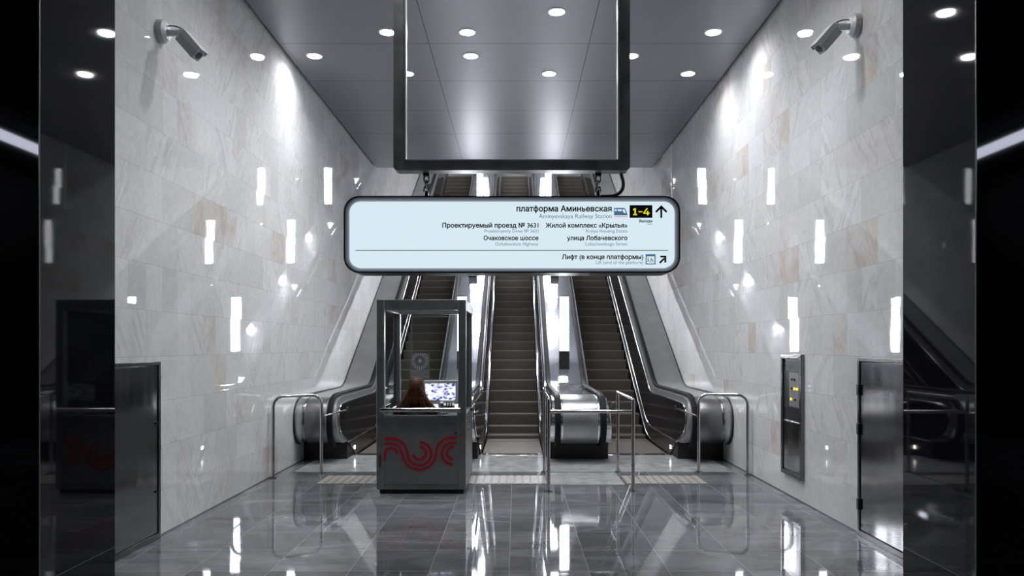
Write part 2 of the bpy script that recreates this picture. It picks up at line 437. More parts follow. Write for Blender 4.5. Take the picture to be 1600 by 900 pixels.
def slant(b, planes):
    # balustrade sides lean outwards: planes = [(x, direction)]
    for v in b.b.verts:
        for x, s_ in planes:
            if abs(v.co.x-x) < .045:
                v.co.x += s_*.055*min(max((v.co.z-pathz(v.co.y, .25))/.62, 0), 1); break
    return b
def run(h, ya, yb=YE):
    ys = [ya]+[y for y in [Y0-.45+.06*k for k in range(16)] if y > ya]+[16, 20, 24, yb]
    return [(y, pathz(y, h)) for y in ys]
NEWEL = [(11.16, .25), (10.98, .27), (10.84, .36), (10.765, .50), (10.755, .64), (10.80, .78), (10.90, .885), (11.04, .945), (11.22, .965), (11.45, .97)]
def newel(inset=0.0):
    c = []; P = NEWEL
    for i in range(len(P)-1):
        p0, p1, p2, p3 = P[max(i-1, 0)], P[i], P[i+1], P[min(i+2, len(P)-1)]
        for k in range(4):
            t = k/4; c.append(tuple(.5*((2*b)+(-a+cc)*t+(2*a-5*b+4*cc-d)*t*t+(-a+3*b-3*cc+d)*t**3) for a, b, cc, d in zip(p0, p1, p2, p3)))
    c.append(P[-1])
    if inset:
        o = []
        for i, p in enumerate(c):
            a, b = c[max(i-1, 0)], c[min(i+1, len(c)-1)]
            ty, tz = b[0]-a[0], b[1]-a[1]; l = math.hypot(ty, tz)
            o.append((p[0]+tz/l*inset, p[1]-ty/l*inset))
        c = o
    return c

# ================================================================== THE SETTING
struct(BX('floor', M['floor'], WL-.2, WR+.2, 5.5, COMB, -.3, 0))
struct(BX('floor', M['floor'], -9, 9, -9, 5.5, -.3, 0))
struct(BX('wall_left', M['marble'], WL-.25, WL, 5.52, YE+.5, -.6, 15))
struct(BX('wall_right', M['marble'], WR, WR+.25, 5.52, YE+.5, -.6, 15))
struct(BX('ceiling', M['ceiling'], WL+.035, WR-.035, 5.5, CEND, CEIL, CEIL+.08))
struct(BX('ceiling', M['gap'], WL, WR, 5.5, CEND-.02, CEIL+.09, CEIL+.16))
struct(MB().prism([(CEND-.02, CEIL+.16), (YE+.5, CEIL+.16+(YE+.5-CEND)*T30), (YE+.5, CEIL+.4+(YE+.5-CEND)*T30), (CEND-.02, CEIL+.4)], WL, WR).build('ceiling', M['ceiling']))
struct(BX('wall_back', M['marble'], WL, WR, YE+.3, YE+.5, 7, 15))
struct(BX('trim_1', M['edge'], WL, WL+.006, 5.55, COMB, 0, .012))
struct(BX('trim_2', M['edge'], WR-.006, WR, 5.55, COMB, 0, .012))
# black granite portal between platform hall and landing, with rounded shiny edges
SL, SR, SY0, SY1 = -2.92, 2.82, 4.64, 5.52
struct(BX('wall_portal_left', M['granite'], -9, SL, SY0, SY1, 0, 5.9, bev=.006))
struct(BX('wall_portal_right', M['granite'], SR, 9, SY0, SY1, 0, 5.9, bev=.006))
struct(BX('trim_3', M['edge'], SL-.004, SL+.002, SY0-.003, SY0+.006, 0, 5.0))
struct(BX('trim_4', M['edge'], SR-.002, SR+.004, SY0-.003, SY0+.006, 0, 5.0))
struct(BX('trim_5', M['edge'], SL, SL+.0015, SY0+.01, SY1, .228, .232))
struct(BX('trim_6', M['edge'], SR-.0015, SR, SY0+.01, SY1, .228, .232))
struct(BX('trim_7', M['lip'], WR-.012, WR, 15.0, 15.035, 4.4, CEIL))
struct(BX('wall_portal_top', M['granite'], SL, SR, SY0, SY1, 5.05, 5.9))
# the unlit platform hall around the camera
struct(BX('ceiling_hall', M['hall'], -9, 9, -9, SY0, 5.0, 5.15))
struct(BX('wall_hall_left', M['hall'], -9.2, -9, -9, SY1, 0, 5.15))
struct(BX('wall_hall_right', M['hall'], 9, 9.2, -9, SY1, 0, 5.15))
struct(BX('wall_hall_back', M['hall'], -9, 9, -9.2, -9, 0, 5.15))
for sx, side in ((-1, 'left'), (1, 'right')):
    x = sx*(7.85 if sx < 0 else 7.75)
    t = thing('strip_light', f'long bluish white strip light under the hall ceiling on the {side}, mirrored in black granite', 'ceiling light', (x, -3, 5.0))
    MB().box(x-.2, x+.2, -6, 0, 4.93, 4.998).build('housing', M['black'], t)
    MB().box(x-.17, x+.17, -5.97, -.03, 4.90, 4.93).build('diffuser', M['strip'], t)

# ================================================================== FLOOR INLAYS
pl = MB().box(-2.98, 2.92, 10.16, COMB, 0, .006, bev=.002).build('floor_plate', M['plate'])
tag(pl, 'pale grey metal-edged stone plate in front of the escalators', 'floor plate')
pl = MB().box(.40, 1.33, 9.22, 10.1, 0, .006, bev=.002).build('floor_plate', M['plate'])
tag(pl, 'small pale stone slab inside the central steel barrier', 'floor plate')
for x0, x1, lab in ((-2.45, -1.45, 'cream ribbed tactile strip before the left escalator, beside the booth'),
                    (-.60, .38, 'cream ribbed tactile strip before the middle escalator'),
                    (1.36, 2.36, 'cream ribbed tactile strip before the right escalator')):
    t = thing('tactile_strip', lab, 'tactile paving', ((x0+x1)/2, 9.55, 0))
    MB().box(x0, x1, 9.27, 9.86, 0, .004).build('tactile_base', M['tactile_dark'], t)
    b = MB(); n = 10; wd = (x1-x0)/n
    for k in range(n): b.box(x0+wd*(k+.15), x0+wd*(k+.85), 9.28, 9.85, .004, .009, bev=.002)
    b.build('ribs', M['tactile'], t)

# ================================================================== ESCALATORS
def step_mesh():
    g, w_ = .349, .472
    poly = [(0, 0), (g+.03, 0), (g+.03, -.27), (.065, -.27), (.05, -.20), (.028, -.12), (.008, -.04), (0, -.012)]
    return MB().prism(poly, -w_, w_)
step_me = None
names = ('left', 'middle', 'right')
elabels = ('left escalator with dark ribbed steps, partly hidden behind the booth',
           'middle escalator with dark ribbed steps, in the centre of the hall',
           'right escalator with dark ribbed steps, beyond the open barrier')
for e, xc in enumerate(XC):
    t = thing('escalator', elabels[e], 'escalator', (xc, COMB, 0), 'three parallel escalators')
    k = 0
    while True:
        y = 12.09 - .349 + .349*k
        if y > YE-.3: break
        z = pathz(y, 0, 1.9)
        if step_me is None:
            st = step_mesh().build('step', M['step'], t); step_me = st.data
        else:
            st = bpy.data.objects.new('step', step_me); COL.objects.link(st); st.parent = t; st.matrix_parent_inverse = Matrix.Translation(-t.location)
        st.location = (xc, y, z-.002)
        k += 1
    c = MB().box(xc-.5, xc+.5, COMB-.16, COMB+.03, .006, .014, bev=.003)
    c.build('comb_plate', M['trim'], t)
    c = MB().box(xc-.5, xc+.5, COMB+.03, COMB+.045, .0, .012); o = c.build('comb_edge', M['orange'], t); o['label'] = 'yellow comb edge'
    for s in (-1, 1):
        # black balustrade panel with its own rounded outline
        up = [p for p in newel(.13)][6:-3]
        low_y = up[0][0]+.03
        poly = up + [(y, z) for y, z in run(.84, 11.5)] + [(y, z) for y, z in reversed(run(.28, 11.42))]
        a, b = xc+s*(BODY+.03), xc+s*(BODY-.016)
        leaning(MB(), poly, [(a, s), (b, s)]).build('balustrade_panel', M['glasspanel'], t)
        # skirt
        sk = [(11.32, .002), (11.32, .255)] + run(.255, 11.5)[1:]
        lo = [(y, z) for y, z in reversed(run(-.35, COMB+.001))] + [(COMB, .002)]
        poly = [(11.36, .25)] + run(.25, 11.6) + lo
        a, b = xc+s*(BODY-.001), xc+s*(BODY-.020)
        MB().prism(poly, min(a, b), max(a, b)).build('skirt', M['skirt'], t)
        # trims
        r8 = [(math.cos(R(45*k_))*.011, math.sin(R(45*k_))*.011) for k_ in range(8)]
        xx = xc+s*(BODY-.018)
        MB().sweep([(xx, y, z) for y, z in run(.265, 11.30)], r8).build('panel_trim', M['trim'], t)
        pts = [(xx+s*.004, y, z) for y, z in [p for p in newel(.122)][5:-3] + run(.853, 11.5)]
        slant(MB().sweep(pts, [(a_*.6, b_*.6) for a_, b_ in r8]), [(xc+s*BODY, s)]).build('panel_trim', M['trim'], t)
        MB().sweep([(xc+s*(BODY-.026), y, z) for y, z in run(.05, COMB+.1)], [(a_*.8, b_*.8) for a_, b_ in r8]).build('skirt_brush', M['trim'], t)
        # handrail
        cx = xc+s*HR
        pr = rrect(-.042, .042, -.020, .020, .018, 4)
        pts = [(cx, y, z) for y, z in newel(-.012)[:-1] + run(.982, 11.5)]
        MB().sweep(pts, pr).build('handrail', M['rubber'], t)
        if (e, s) in ((0, -1), (0, 1), (1, -1), (1, 1), (2, -1), (2, 1)):
            MB().box(min(xc+s*(BODY-.021), xc+s*(BODY-.026)), max(xc+s*(BODY-.021), xc+s*(BODY-.026)), 11.72, 11.77, .10, .155).build('step_light', M['led'], t)

decks = [(WL, XC[0]-BODY, 'satin', 'satin steel balustrade deck between left wall and left escalator', True),
         (XC[0]+BODY, XC[1]-BODY, 'deck', 'shiny steel balustrade deck behind the booth, between left and middle escalators', False),
         (XC[1]+BODY, XC[2]-BODY, 'deck', 'shiny steel balustrade deck with rounded end inside the central barrier', False),
         (XC[2]+BODY, WR, 'satin', 'satin steel balustrade deck between right escalator and right wall', True)]
def marker(x, y, z, par):
    b = MB()
    for k in range(3):
        a = R(90+120*k); b.cyl((x+.016*math.cos(a), y+.016*math.sin(a), z), (x+.016*math.cos(a), y+.016*math.sin(a), z+.003), .014, n=12)
    b.build('emergency_marker', M['orange'], par)['label'] = 'orange trefoil marker'
for i, (x0, x1, mk, lab, wallside) in enumerate(decks):
    t = thing('balustrade_deck', lab, 'escalator deck', ((x0+x1)/2, 11.5, 0), 'steel decks beside the escalators')
    top = newel(.022)[:-1] + run(.945, 11.5)
    bot = [(YE, pathz(YE, -.5))] + [(y, pathz(y, -.5)) for y in (24, 20, 16, 14.3)] + [(13.4, -.5), (COMB+.01, -.5), (COMB+.01, .24)]
    leaning(MB(), top+bot, [(x0+.001, 0 if i == 0 else 1), (x1-.001, 0 if i == 3 else -1)]).build('deck_cover', M[mk], t, sharp=40)
    MB().box(x0+.001, x1-.001, 11.32, COMB+.008, 0.0, .238).build('plinth', M['plinth'], t)
    # raised curved lips each side of the front sheet
    if not wallside:
        for xx in (x0+.165+.03, x1-.165-.03):
            MB().sweep([(xx, y, z) for y, z in newel(.014)], rrect(-.012, .012, -.01, .01, .004, 2)).build('newel_lip', M['trim'], t)
        hw = (x1-x0)/2-.205
        MB().sweep([((x0+x1)/2, y, z) for y, z in newel(.016)], rrect(-hw, hw, -.006, .006, .003, 2)).build('newel_sheet', M['newel'], t)
        marker(x0+.27, 11.40, .951, t); marker(x1-.28, 11.40, .951, t)
    else:
        xe = WL+.012 if i == 0 else WR-.012
        MB().sweep([(xe, y, z) for y, z in newel(.012)[:-1] + run(.955, 11.5)], rrect(-.010, .010, -.014, .014, .003, 2)).build('wall_seal', M['black'], t)
        ya_, yb_ = (WL+.16, x1-.20) if i == 0 else (x0+.20, WR-.16)
        MB().sweep([((ya_+yb_)/2, y, z) for y, z in newel(.016)[:-6]], rrect(-(yb_-ya_)/2, (yb_-ya_)/2, -.005, .005, .003, 2)).build('newel_sheet', M['newel_dark'], t)
        xb = WL+.10 if i == 0 else WR-.10
        MB().sweep([(xb, y, z) for y, z in newel(.018)], rrect(-.055, .055, -.008, .008, .004, 2)).build('newel_band', M['steel'], t)
        marker((-2.84 if i == 0 else 2.70), 11.22, .944, t)
    # join plates of the sheet metal
# light columns on the two middle decks
def light_column(x, y, lab, grp):
    zb = pathz(y, .945)
    t = thing('light_column', lab, 'light column', (x, y, zb), grp)
    MB().prism([(-.11+y, zb-.05), (.11+y, zb+.07), (.09+y, zb+.28), (-.09+y, zb+.28)], x-.095, x+.095).build('column_base', M['black'], t)
    MB().box(x-.082, x+.082, y-.06, y+.06, zb+.28, zb+1.31, bev=.004).build('diffuser', M['column_light'], t)
    b = MB(); b.box(x-.088, x-.082, y-.064, y+.064, zb+.28, zb+1.32).box(x+.082, x+.088, y-.064, y+.064, zb+.28, zb+1.32).box(x-.088, x+.088, y-.064, y+.064, zb+1.31, zb+1.325)
    b.build('column_frame', M['steel'], t)
lits = {0: 'lowest', 1: 'second lowest', 2: 'third lowest', 3: 'fourth lowest, near the top'}
for k in range(4):
    for x, sd in (((XC[0]+XC[1])/2, 'left of'), ((XC[1]+XC[2])/2, 'right of')):
        light_column(x, 14.5+3.6*k, f'glowing white light column {sd} the middle escalator, {lits[k]} of its row', 'light columns on the escalator decks')

# ================================================================== CEILING LIGHTS
LAMPS = [(.49, 9.07, 'behind the sign frame, nearest the top of the view'), (-1.64, 9.66, 'touching the left bar of the sign frame'), (-.62, 9.66, 'seen through the frame, upper left'),
         (2.52, 9.66, 'near the right wall, the nearer of two right of the frame'), (-2.78, 10.45, 'closest to the left wall'), (-.62, 10.45, 'seen through the frame, lower left'),
         (1.59, 10.45, 'peeping out right of the sign frame'), (-1.6, 11.13, 'half hidden by the left bar of the frame'), (.49, 11.13, 'seen through the frame, lowest right'),
         (2.53, 11.13, 'near the right wall, the lower of two right of the frame')]
PORTAL_FILL = [(-1.7, 7.3), (-1.0, 8.4), (.5, 7.2), (1.3, 8.2), (1.6, 6.9), (-.7, 6.4)]  # added lamps out of view that brighten the landing and its walls
SLOPE_FILL = [(-1.1, 18.6), (1.0, 18.6), (-1.1, 21.4), (1.0, 21.4), (-1.1, 24.6), (1.0, 24.6)]  # added lamps out of view that brighten the escalators and far walls
proto = None
for i, (x, y, *l) in enumerate(LAMPS+PORTAL_FILL):
    lab = 'round recessed ceiling downlight, '+l[0] if l else 'unseen round fill downlight added nearer the portal'
    if proto is None:
        t = proto = thing('ceiling_light', lab, 'ceiling light', (x, y, CEIL), 'round downlights in the ceiling')
        b = MB()
        rr = [[(x+r*math.cos(a*math.pi/16), y+r*math.sin(a*math.pi/16), z) for a in range(32)] for r, z in ((.092, CEIL+.002), (.094, CEIL-.01), (.112, CEIL-.008), (.118, CEIL+.001))]
        b.loft(rr, cap=False).build('trim_ring', M['white'], t)
        MB().cyl((x, y, CEIL-.006), (x, y, CEIL-.001), .093, n=32).build('lens', M['lens'], t)
        L = bpy.data.lights.new('downlight', 'AREA'); L.shape = 'DISK'; L.size = .17; L.energy = SPOT_W; L.color = SPOT_COL; L.spread = R(150); L2 = L.copy(); L2.energy = PORTAL_FILL_W
        lo = bpy.data.objects.new('lamp', L); COL.objects.link(lo); lo.parent = t; lo.location = (0, 0, -.03)
    else:
        t = copy_thing(proto, (x, y, CEIL), lab)
        if not l:
            for ch in t.children:
                if ch.type == 'LIGHT': ch.data = L2

L3 = L.copy(); L3.energy = SLOPE_FILL_W
for x, y in SLOPE_FILL:
    t = copy_thing(proto, (x, y, CEIL+.16+(y-CEND)*T30-.09), 'unseen round fill downlight added in the sloping ceiling above the escalators')
    for ch in t.children:
        if ch.type == 'LIGHT': ch.data = L3
# ================================================================== SIGN AND ITS FRAME
SY = 6.5; S = SY/F
sx = lambda px: (px-806)*S
sz = lambda py: EYE-(py-541)*S
fr = thing('sign_frame', 'dark steel gantry frame hanging from the ceiling above the sign', 'sign frame', (sx(799.5), SY, CEIL))
fy0, fy1 = SY+.02, SY+.16
b = MB()
xo0, xo1, xi0, xi1, zb, zi = sx(614), sx(985), sx(632), sx(967.5), sz(265), sz(249.5)
r_ = .035
outer = [(xo0, CEIL)] + arcpts((xo0+r_, zb+r_), r_, 180, 270, 6) + arcpts((xo1-r_, zb+r_), r_, 270, 360, 6) + [(xo1, CEIL), (xi1, CEIL), (xi1, zi), (xi0, zi), (xi0, CEIL)]
b.prism(outer, fy0, fy1, 'y').build('gantry_bars', M['frame'], fr, sharp=25)
b = MB()
b.box(xi0, xi0+.011, fy0-.004, fy0+.02, zi, CEIL-.02).box(xi1-.011, xi1, fy0-.004, fy0+.02, zi, CEIL-.02).box(xi0, xi1, fy0-.004, fy0+.02, zi, zi+.008)
b.build('bright_inner_edge', M['lip'], fr)
# sign
sg = thing('direction_sign', 'long backlit direction sign with Cyrillic lettering hanging below the steel frame', 'sign', (sx(800), SY, sz(368)))
X0, X1, Z0, Z1 = sx(537), sx(1063), sz(426.5), sz(306)
D = .27
def ring(b, oa, ia, ya, yb):     # frame ring between two rounded outlines
    n = len(oa)
    A = [b.b.verts.new((p[0], ya, p[1])) for p in oa]; B = [b.b.verts.new((p[0], yb, p[1])) for p in ia]
    for j in range(n): b.b.faces.new((A[j], A[(j+1) % n], B[(j+1) % n], B[j]))
o0 = rrect(X0, X1, Z0, Z1, .135); o1 = rrect(X0+.012, X1-.012, Z0+.012, Z1-.012, .125); o2 = rrect(X0+.046, X1-.046, Z0+.042, Z1-.046, .095)
b = MB(); ring(b, o0, o0, SY, SY+D); ring(b, o0, o1, SY, SY); ring(b, o1, o1, SY, SY+.012); b.b.faces.new([b.b.verts.new((p[0], SY+D, p[1])) for p in o0])
bmesh.ops.remove_doubles(b.b, verts=b.b.verts, dist=1e-5)
b.build('housing', M['black'], sg)
b = MB(); ring(b, o1, o2, SY+.010, SY+.030); ring(b, o2, o2, SY+.030, SY+.04); bmesh.ops.remove_doubles(b.b, verts=b.b.verts, dist=1e-5)
b.build('rim', M['rim'], sg)
MB().prism(rrect(X0+.048, X1-.048, Z0+.044, Z1-.048, .094), SY+.008, SY+.034, 'y').build('light_panel', M['signface'], sg)
FY = SY+.0078
LAT = .75
def glyph_mesh(body, bold):
    """outline text -> clean filled triangles (overlapping contours are merged by winding number)"""
    cu = bpy.data.curves.new('t', 'FONT'); cu.body = body; cu.size = 1
    ob = bpy.data.objects.new('t', cu); COL.objects.link(ob); bpy.context.view_layer.update()
    dg = bpy.context.evaluated_depsgraph_get()
    cv = ob.evaluated_get(dg).to_curve(dg)
    conts = []
    for sp in cv.splines:
        pts = []
        if sp.type == 'BEZIER':
            bp = sp.bezier_points; n = len(bp)
            for i in range(n):
                a, b = bp[i], bp[(i+1) % n]
                P0, P1, P2, P3 = a.co.xy, a.handle_right.xy, b.handle_left.xy, b.co.xy
                straight = abs((P1-P0).cross(P3-P0)) < 1e-5 and abs((P2-P0).cross(P3-P0)) < 1e-5
                for k in range(1 if straight else 4):
                    t = k/4; pts.append(P0*(1-t)**3+P1*3*t*(1-t)**2+P2*3*t*t*(1-t)+P3*t**3)
        else: pts = [p.co.xy for p in sp.points]
        q = [p for i, p in enumerate(pts) if (p-pts[i-1]).length > 1e-5]
        if len(q) > 2: conts.append(q)
    ob.to_curve_clear(); bpy.data.objects.remove(ob)
    latin = body.isascii()
    area = [sum(c[i-1].cross(c[i]) for i in range(len(c))) for c in conts]
    bb = [(min(p.x for p in c), max(p.x for p in c), min(p.y for p in c), max(p.y for p in c)) for c in conts]
    out = []
    for ci, c in enumerate(conts):
        own = [j for j in range(len(conts)) if bb[j][0] <= bb[ci][0]+1e-4 and bb[j][1] >= bb[ci][1]-1e-4 and bb[j][2] <= bb[ci][2]+1e-4 and bb[j][3] >= bb[ci][3]-1e-4]
        sg_ = 1 if area[max(own, key=lambda j: abs(area[j]))] > 0 else -1
        if sg_*area[0] < 0 or latin: sg_ *= LAT
        o = []
        for i, p in enumerate(c):
            d0 = (p-c[i-1]).normalized(); d1 = (c[(i+1) % len(c)]-p).normalized()
            n0, n1 = Vector((d0.y, -d0.x)), Vector((d1.y, -d1.x)); m = n0+n1
            if m.length < .3: m = n0
            m = m.normalized(); k = min(1/max(m.dot(n0), .5), 2)
            o.append(p+m*bold*sg_*k)
        out.append(o)
    vs_, es = [], []
    for c in out:
        b0 = len(vs_); vs_ += c; es += [(b0+i, b0+(i+1) % len(c)) for i in range(len(c))]
    V_, _, Fc, *_r = delaunay_2d_cdt(vs_, es, [], 1, 1e-6)
    def wind(p):
        w_ = 0
        for c in out:
            for i in range(len(c)):
                a, b = c[i-1], c[i]
                if (a.y > p.y) != (b.y > p.y):
                    if a.x+(p.y-a.y)*(b.x-a.x)/(b.y-a.y) > p.x: w_ += 1 if b.y > a.y else -1
        return w_
    return V_, [f for f in Fc if wind(sum((V_[i] for i in f), Vector((0, 0)))/len(f)) != 0]
def text_parts(body, px0, px1, base, m, name, parent, bold=0.0, y=FY, h=None):
    V_, F_ = glyph_mesh(body, bold)
    me = bpy.data.meshes.new(name); me.from_pydata([(v.x, v.y, 0) for v in V_], [], F_)
    xs = [v.co.x for v in me.vertices]; a, b_ = min(xs), max(xs)
    k = (sx(px1)-sx(px0))/(b_-a); kz = k if h is None else h
    for v in me.vertices: v.co = Vector((sx(px0)+(v.co.x-a)*k, y, sz(base)+v.co.y*kz))
    bm = bmesh.new(); bm.from_mesh(me)
    r = bmesh.ops.extrude_face_region(bm, geom=bm.faces[:])
    for v in [g for g in r['geom'] if isinstance(g, bmesh.types.BMVert)]: v.co.y -= .0015
    bmesh.ops.recalc_face_normals(bm, faces=bm.faces); bm.to_mesh(me); bm.free()
    me.materials.clear(); me.materials.append(m); me.name = name
    o = bpy.data.objects.new(name, me); COL.objects.link(o); o.parent = parent
    o.matrix_parent_inverse = Matrix.Translation(-parent.location) if parent.type == 'EMPTY' else Matrix()
    return o
BO = .028
for body, a, b_, base in (('платформа Аминьевская', 807, 956, 330), ('Проектируемый проезд № 3631', 691, 841.5, 355.3), ('Жилой комплекс «Крылья»', 852.5, 980.5, 355.3),
                          ('Очаковское шоссе', 755.5, 841.5, 375), ('улица Лобачевского', 886, 980.5, 375), ('Лифт (в конце платформы)', 878, 1005.5, 404.7)):
    text_parts(body, a, b_, base, M['ink'], 'lettering', sg, BO)
for body, a, b_, base in (('Aminyevskaya Railway Station', 842, 956, 340.6), ('Proektiruemiy Drive № 3631', 757, 841.5, 363.2), ('Krylya Housing Estate', 916, 980.5, 363.2),
                          ('Ochakovskoe Highway', 774, 841.5, 383.4), ('Lobachevskogo Street', 915, 980.5, 383.4), ('Lift (end of the platform)', 931.5, 1005.5, 412.4)):
    text_parts(body, a, b_, base, M['ink2'], 'small_lettering', sg, 0)
text_parts('Выходы', 999, 1019.5, 347, M['ink'], 'lettering', sg, .03)
text_parts('Exits', 1012, 1019.5, 351.2, M['ink2'], 'small_lettering', sg)
def flat(name, polys, m, parent=sg, y=FY, th=.0015):
    b = MB()
    for p in polys: b.prism([(sx(a), sz(c)) for a, c in p], y-th, y, 'y')
    return b.build(name, m, parent)
def rect(a, b_, c, d): return [(a, c), (b_, c), (b_, d), (a, d)]
flat('divider_line', [rect(555, 1044, 390.6, 391.5)], M['ink'])
pn = flat('number_plate', [rect(984, 1019.5, 320.3, 340.2)], M['ink'])
nmk = lambda L_: [(800+u/6.667, 255+v/6.667) for u, v in L_]
nm = flat('numerals', [nmk([(1276, 468), (1292, 468), (1292, 530), (1305, 530), (1305, 541), (1262, 541), (1262, 530), (1276, 530), (1276, 486), (1262, 491), (1262, 478)]),
                       nmk([(1318, 499), (1358, 499), (1358, 510), (1318, 510)]),
                       nmk([(1402, 468), (1418, 468), (1384, 514), (1408, 514), (1408, 496), (1422, 496), (1422, 514), (1435, 514), (1435, 526), (1422, 526), (1422, 541), (1408, 541), (1408, 526), (1369, 526), (1369, 514)])], M['yellow'], y=FY-.0016)
nm.parent = pn; nm.matrix_parent_inverse = Matrix()
nm['label'] = 'yellow numerals'
flat('up_arrow', [rect(1032, 1035, 322, 340.3), [(1033.5, 320.3), (1043.2, 330.2), (1041, 332.3), (1033.5, 324.9), (1026, 332.3), (1023.8, 330.2)]], M['ink'])
flat('diagonal_arrow', [[(1030, 409.8), (1037.2, 402.6), (1039.2, 404.6), (1032, 411.8)], rect(1032, 1041.3, 399.4, 402.2), rect(1038.4, 1041.3, 399.4, 410)], M['ink'])
# suburban train pictogram
tr = flat('train_symbol', [[(959.6, 324.6), (975.8, 324.6), (977.8, 327), (980.4, 334.2), (980.4, 336), (959.6, 336)]], M['inkblue'])
w_ = flat('symbol_windows', [rect(960.8, 963.8, 326.7, 329.7), rect(965.4, 971.6, 326.7, 329.7), [(973.2, 326.7), (976, 326.7), (978.2, 332.6), (975.6, 332.6), (973.2, 330.2)]], M['signface'], y=FY-.0016); w_.parent = tr; w_.matrix_parent_inverse = Matrix()
w_ = flat('symbol_rail', [rect(959.6, 980.6, 337.6, 338.5)], M['inkred']); w_.parent = tr; w_.matrix_parent_inverse = Matrix()
# lift pictogram
fl = [rect(1009, 1024.5, 397, 400.4), rect(1009, 1010.6, 397, 413), rect(1022.9, 1024.5, 397, 413), rect(1009, 1024.5, 411.5, 413)]
fl += [rect(1012.2, 1013.8, 404.2, 408.8), [(sx_, sy_) for sx_, sy_ in ((1012.3, 402.2), (1013.7, 402.2), (1013.7, 403.6), (1012.3, 403.6))], rect(1017.4, 1018.5, 402.6, 407), rect(1017.4, 1020.8, 406, 407), [(1020.2, 406), (1021.4, 409), (1020.4, 409.4), (1019.2, 406.6)]]
cx_, cy_, = 1018, 407.6
for k in range(10):
    a0, a1 = R(70+25*k), R(95+25*k)
    fl.append([(cx_+2.6*math.cos(a0), cy_+2.6*math.sin(a0)), (cx_+2.6*math.cos(a1), cy_+2.6*math.sin(a1)), (cx_+1.8*math.cos(a1), cy_+1.8*math.sin(a1)), (cx_+1.8*math.cos(a0), cy_+1.8*math.sin(a0))])
flat('lift_symbol', fl, M['inkblue'])
# hangers: shackle, chain links and turnbuckle on each side
for px, lab in ((664, 'left chain hanger between the frame and the sign'), (936.5, 'right chain hanger between the frame and the sign')):
    x = sx(px); y = SY+.10; zt, zbm = sz(266), Z1
    t = thing('chain_hanger', lab, 'hanger', (x, y, zt), 'sign hangers')
    MB().box(x-.028, x+.028, y-.02, y+.02, zt-.028, zt, bev=.004).build('top_bracket', M['black'], t)
    b = MB()
    L_ = (zt-.028-zbm-.05)/3
    for k in range(3):
        zc = zt-.03-L_*(k+.5); pts = []
        for j in range(17):
            a = 2*math.pi*j/16; u, v = .022*math.cos(a), (L_*.68)*math.sin(a)
            pts.append((x+(u if k % 2 == 0 else .3*u), y+(0 if k % 2 == 0 else u), zc+v))
        b.tube(pts, .0085, 8)
    b.build('chain', M['steel'], t)
    MB().cyl((x, y, zbm), (x, y, zbm+.06), .026, .020, 14).build('bottom_eye', M['steel'], t)
    if px < 800:
        MB().box(x+.012, x+.040, y-.03, y-.022, zt-.16, zt-.10).build('paper_tag', M['white'], t)['label'] = 'white paper tag'
b = MB(); y = SY+.12
pts = [(sx(973), y, sz(266)), (sx(976.5), y, sz(278)), (sx(976.5), y, sz(288)), (sx(972), y, sz(296)), (sx(963), y, sz(301)), (sx(950), y, sz(302.4)), (sx(939.5), y, sz(302.6)), (sx(938), y, sz(306))]
def smooth(P, n=5):
    out = []
    for i in range(len(P)-1):
        p0, p1, p2, p3 = [Vector(P[j]) for j in (max(i-1, 0), i, i+1, min(i+2, len(P)-1))]
        for k in range(n):
            t = k/n; out.append(.5*((2*p1)+(p2-p0)*t+(2*p0-5*p1+4*p2-p3)*t*t+(3*p1-p0-3*p2+p3)*t**3))
    out.append(Vector(P[-1])); return out
o = MB().tube(smooth(pts), .016, 12).build('power_cable', M['cable']); tag(o, 'dark curved power cable from the frame corner to the top of the sign', 'cable')

# ================================================================== ATTENDANT BOOTH
bx0, bx1, by0, by1, bh = -1.596, -.571, 8.66, 9.93, 2.225
bt = thing('attendant_booth', 'steel and glass attendant booth with a red wavy emblem on its front', 'booth', ((bx0+bx1)/2, (by0+by1)/2, 0))
MB().box(bx0+.04, bx1-.03, by0+.03, by1-.03, 0, .05).build('plinth', M['plinth'], bt)
pw = .09
for x, y in ((bx0, by0), (bx1-pw, by0), (bx0, by1-pw), (bx1-pw, by1-pw)):
    MB().box(x, x+pw, y, y+pw, .05, bh, bev=.008).build('corner_post', M['boothpost'], bt)
for nm_, bb in (('roof_beam', (bx0+pw, bx1-pw, by0, by0+pw)), ('roof_beam', (bx0+pw, bx1-pw, by1-pw, by1)), ('roof_beam', (bx0, bx0+pw, by0+pw, by1-pw)), ('roof_beam', (bx1-pw, bx1, by0+pw, by1-pw))):
    MB().box(*bb, bh-.12, bh, bev=.006).build(nm_, M['boothpost'], bt)
ZW = .90
b = MB(); b.box(bx0+pw, bx1-pw, by0+.004, by0+.05, .05, ZW, bev=.004)
fp = b.build('front_panel', M['booth'], bt)
b = MB(); b.box(bx0+pw+.004, bx1-pw-.004, by0-.004, by0+.004, .11, .175, bev=.003).box(bx0+pw, bx1-pw, by0-.003, by0+.004, ZW-.09, ZW-.02, bev=.003)
b.build('cover_strip', M['booth'], bt)
b = MB(); b.box(bx0+pw, bx1-pw, by1-.05, by1-.004, .05, .84, bev=.004); b.build('rear_panel', M['booth'], bt)
for x in (bx0+.004, bx1-.05):
    MB().box(x, x+.046, by0+pw, by1-pw, .05, ZW, bev=.004).build('side_panel', M['booth'], bt)
for a in ((bx0+pw, bx1-pw, by1-.045, by1-.037, .84, bh-.12), (bx0+.04, bx0+.048, by0+pw, by1-pw, ZW, bh-.12), (bx1-.048, bx1-.04, by0+pw, by1-pw, ZW, bh-.12)):
    MB().box(*a).build('glass_pane', M['glass'], bt)
MB().tube([(bx0+.055, by0-.05, .965), (bx1-.06, by0-.05, .965)], .027, 16).build('front_rail', M['tube'], bt)
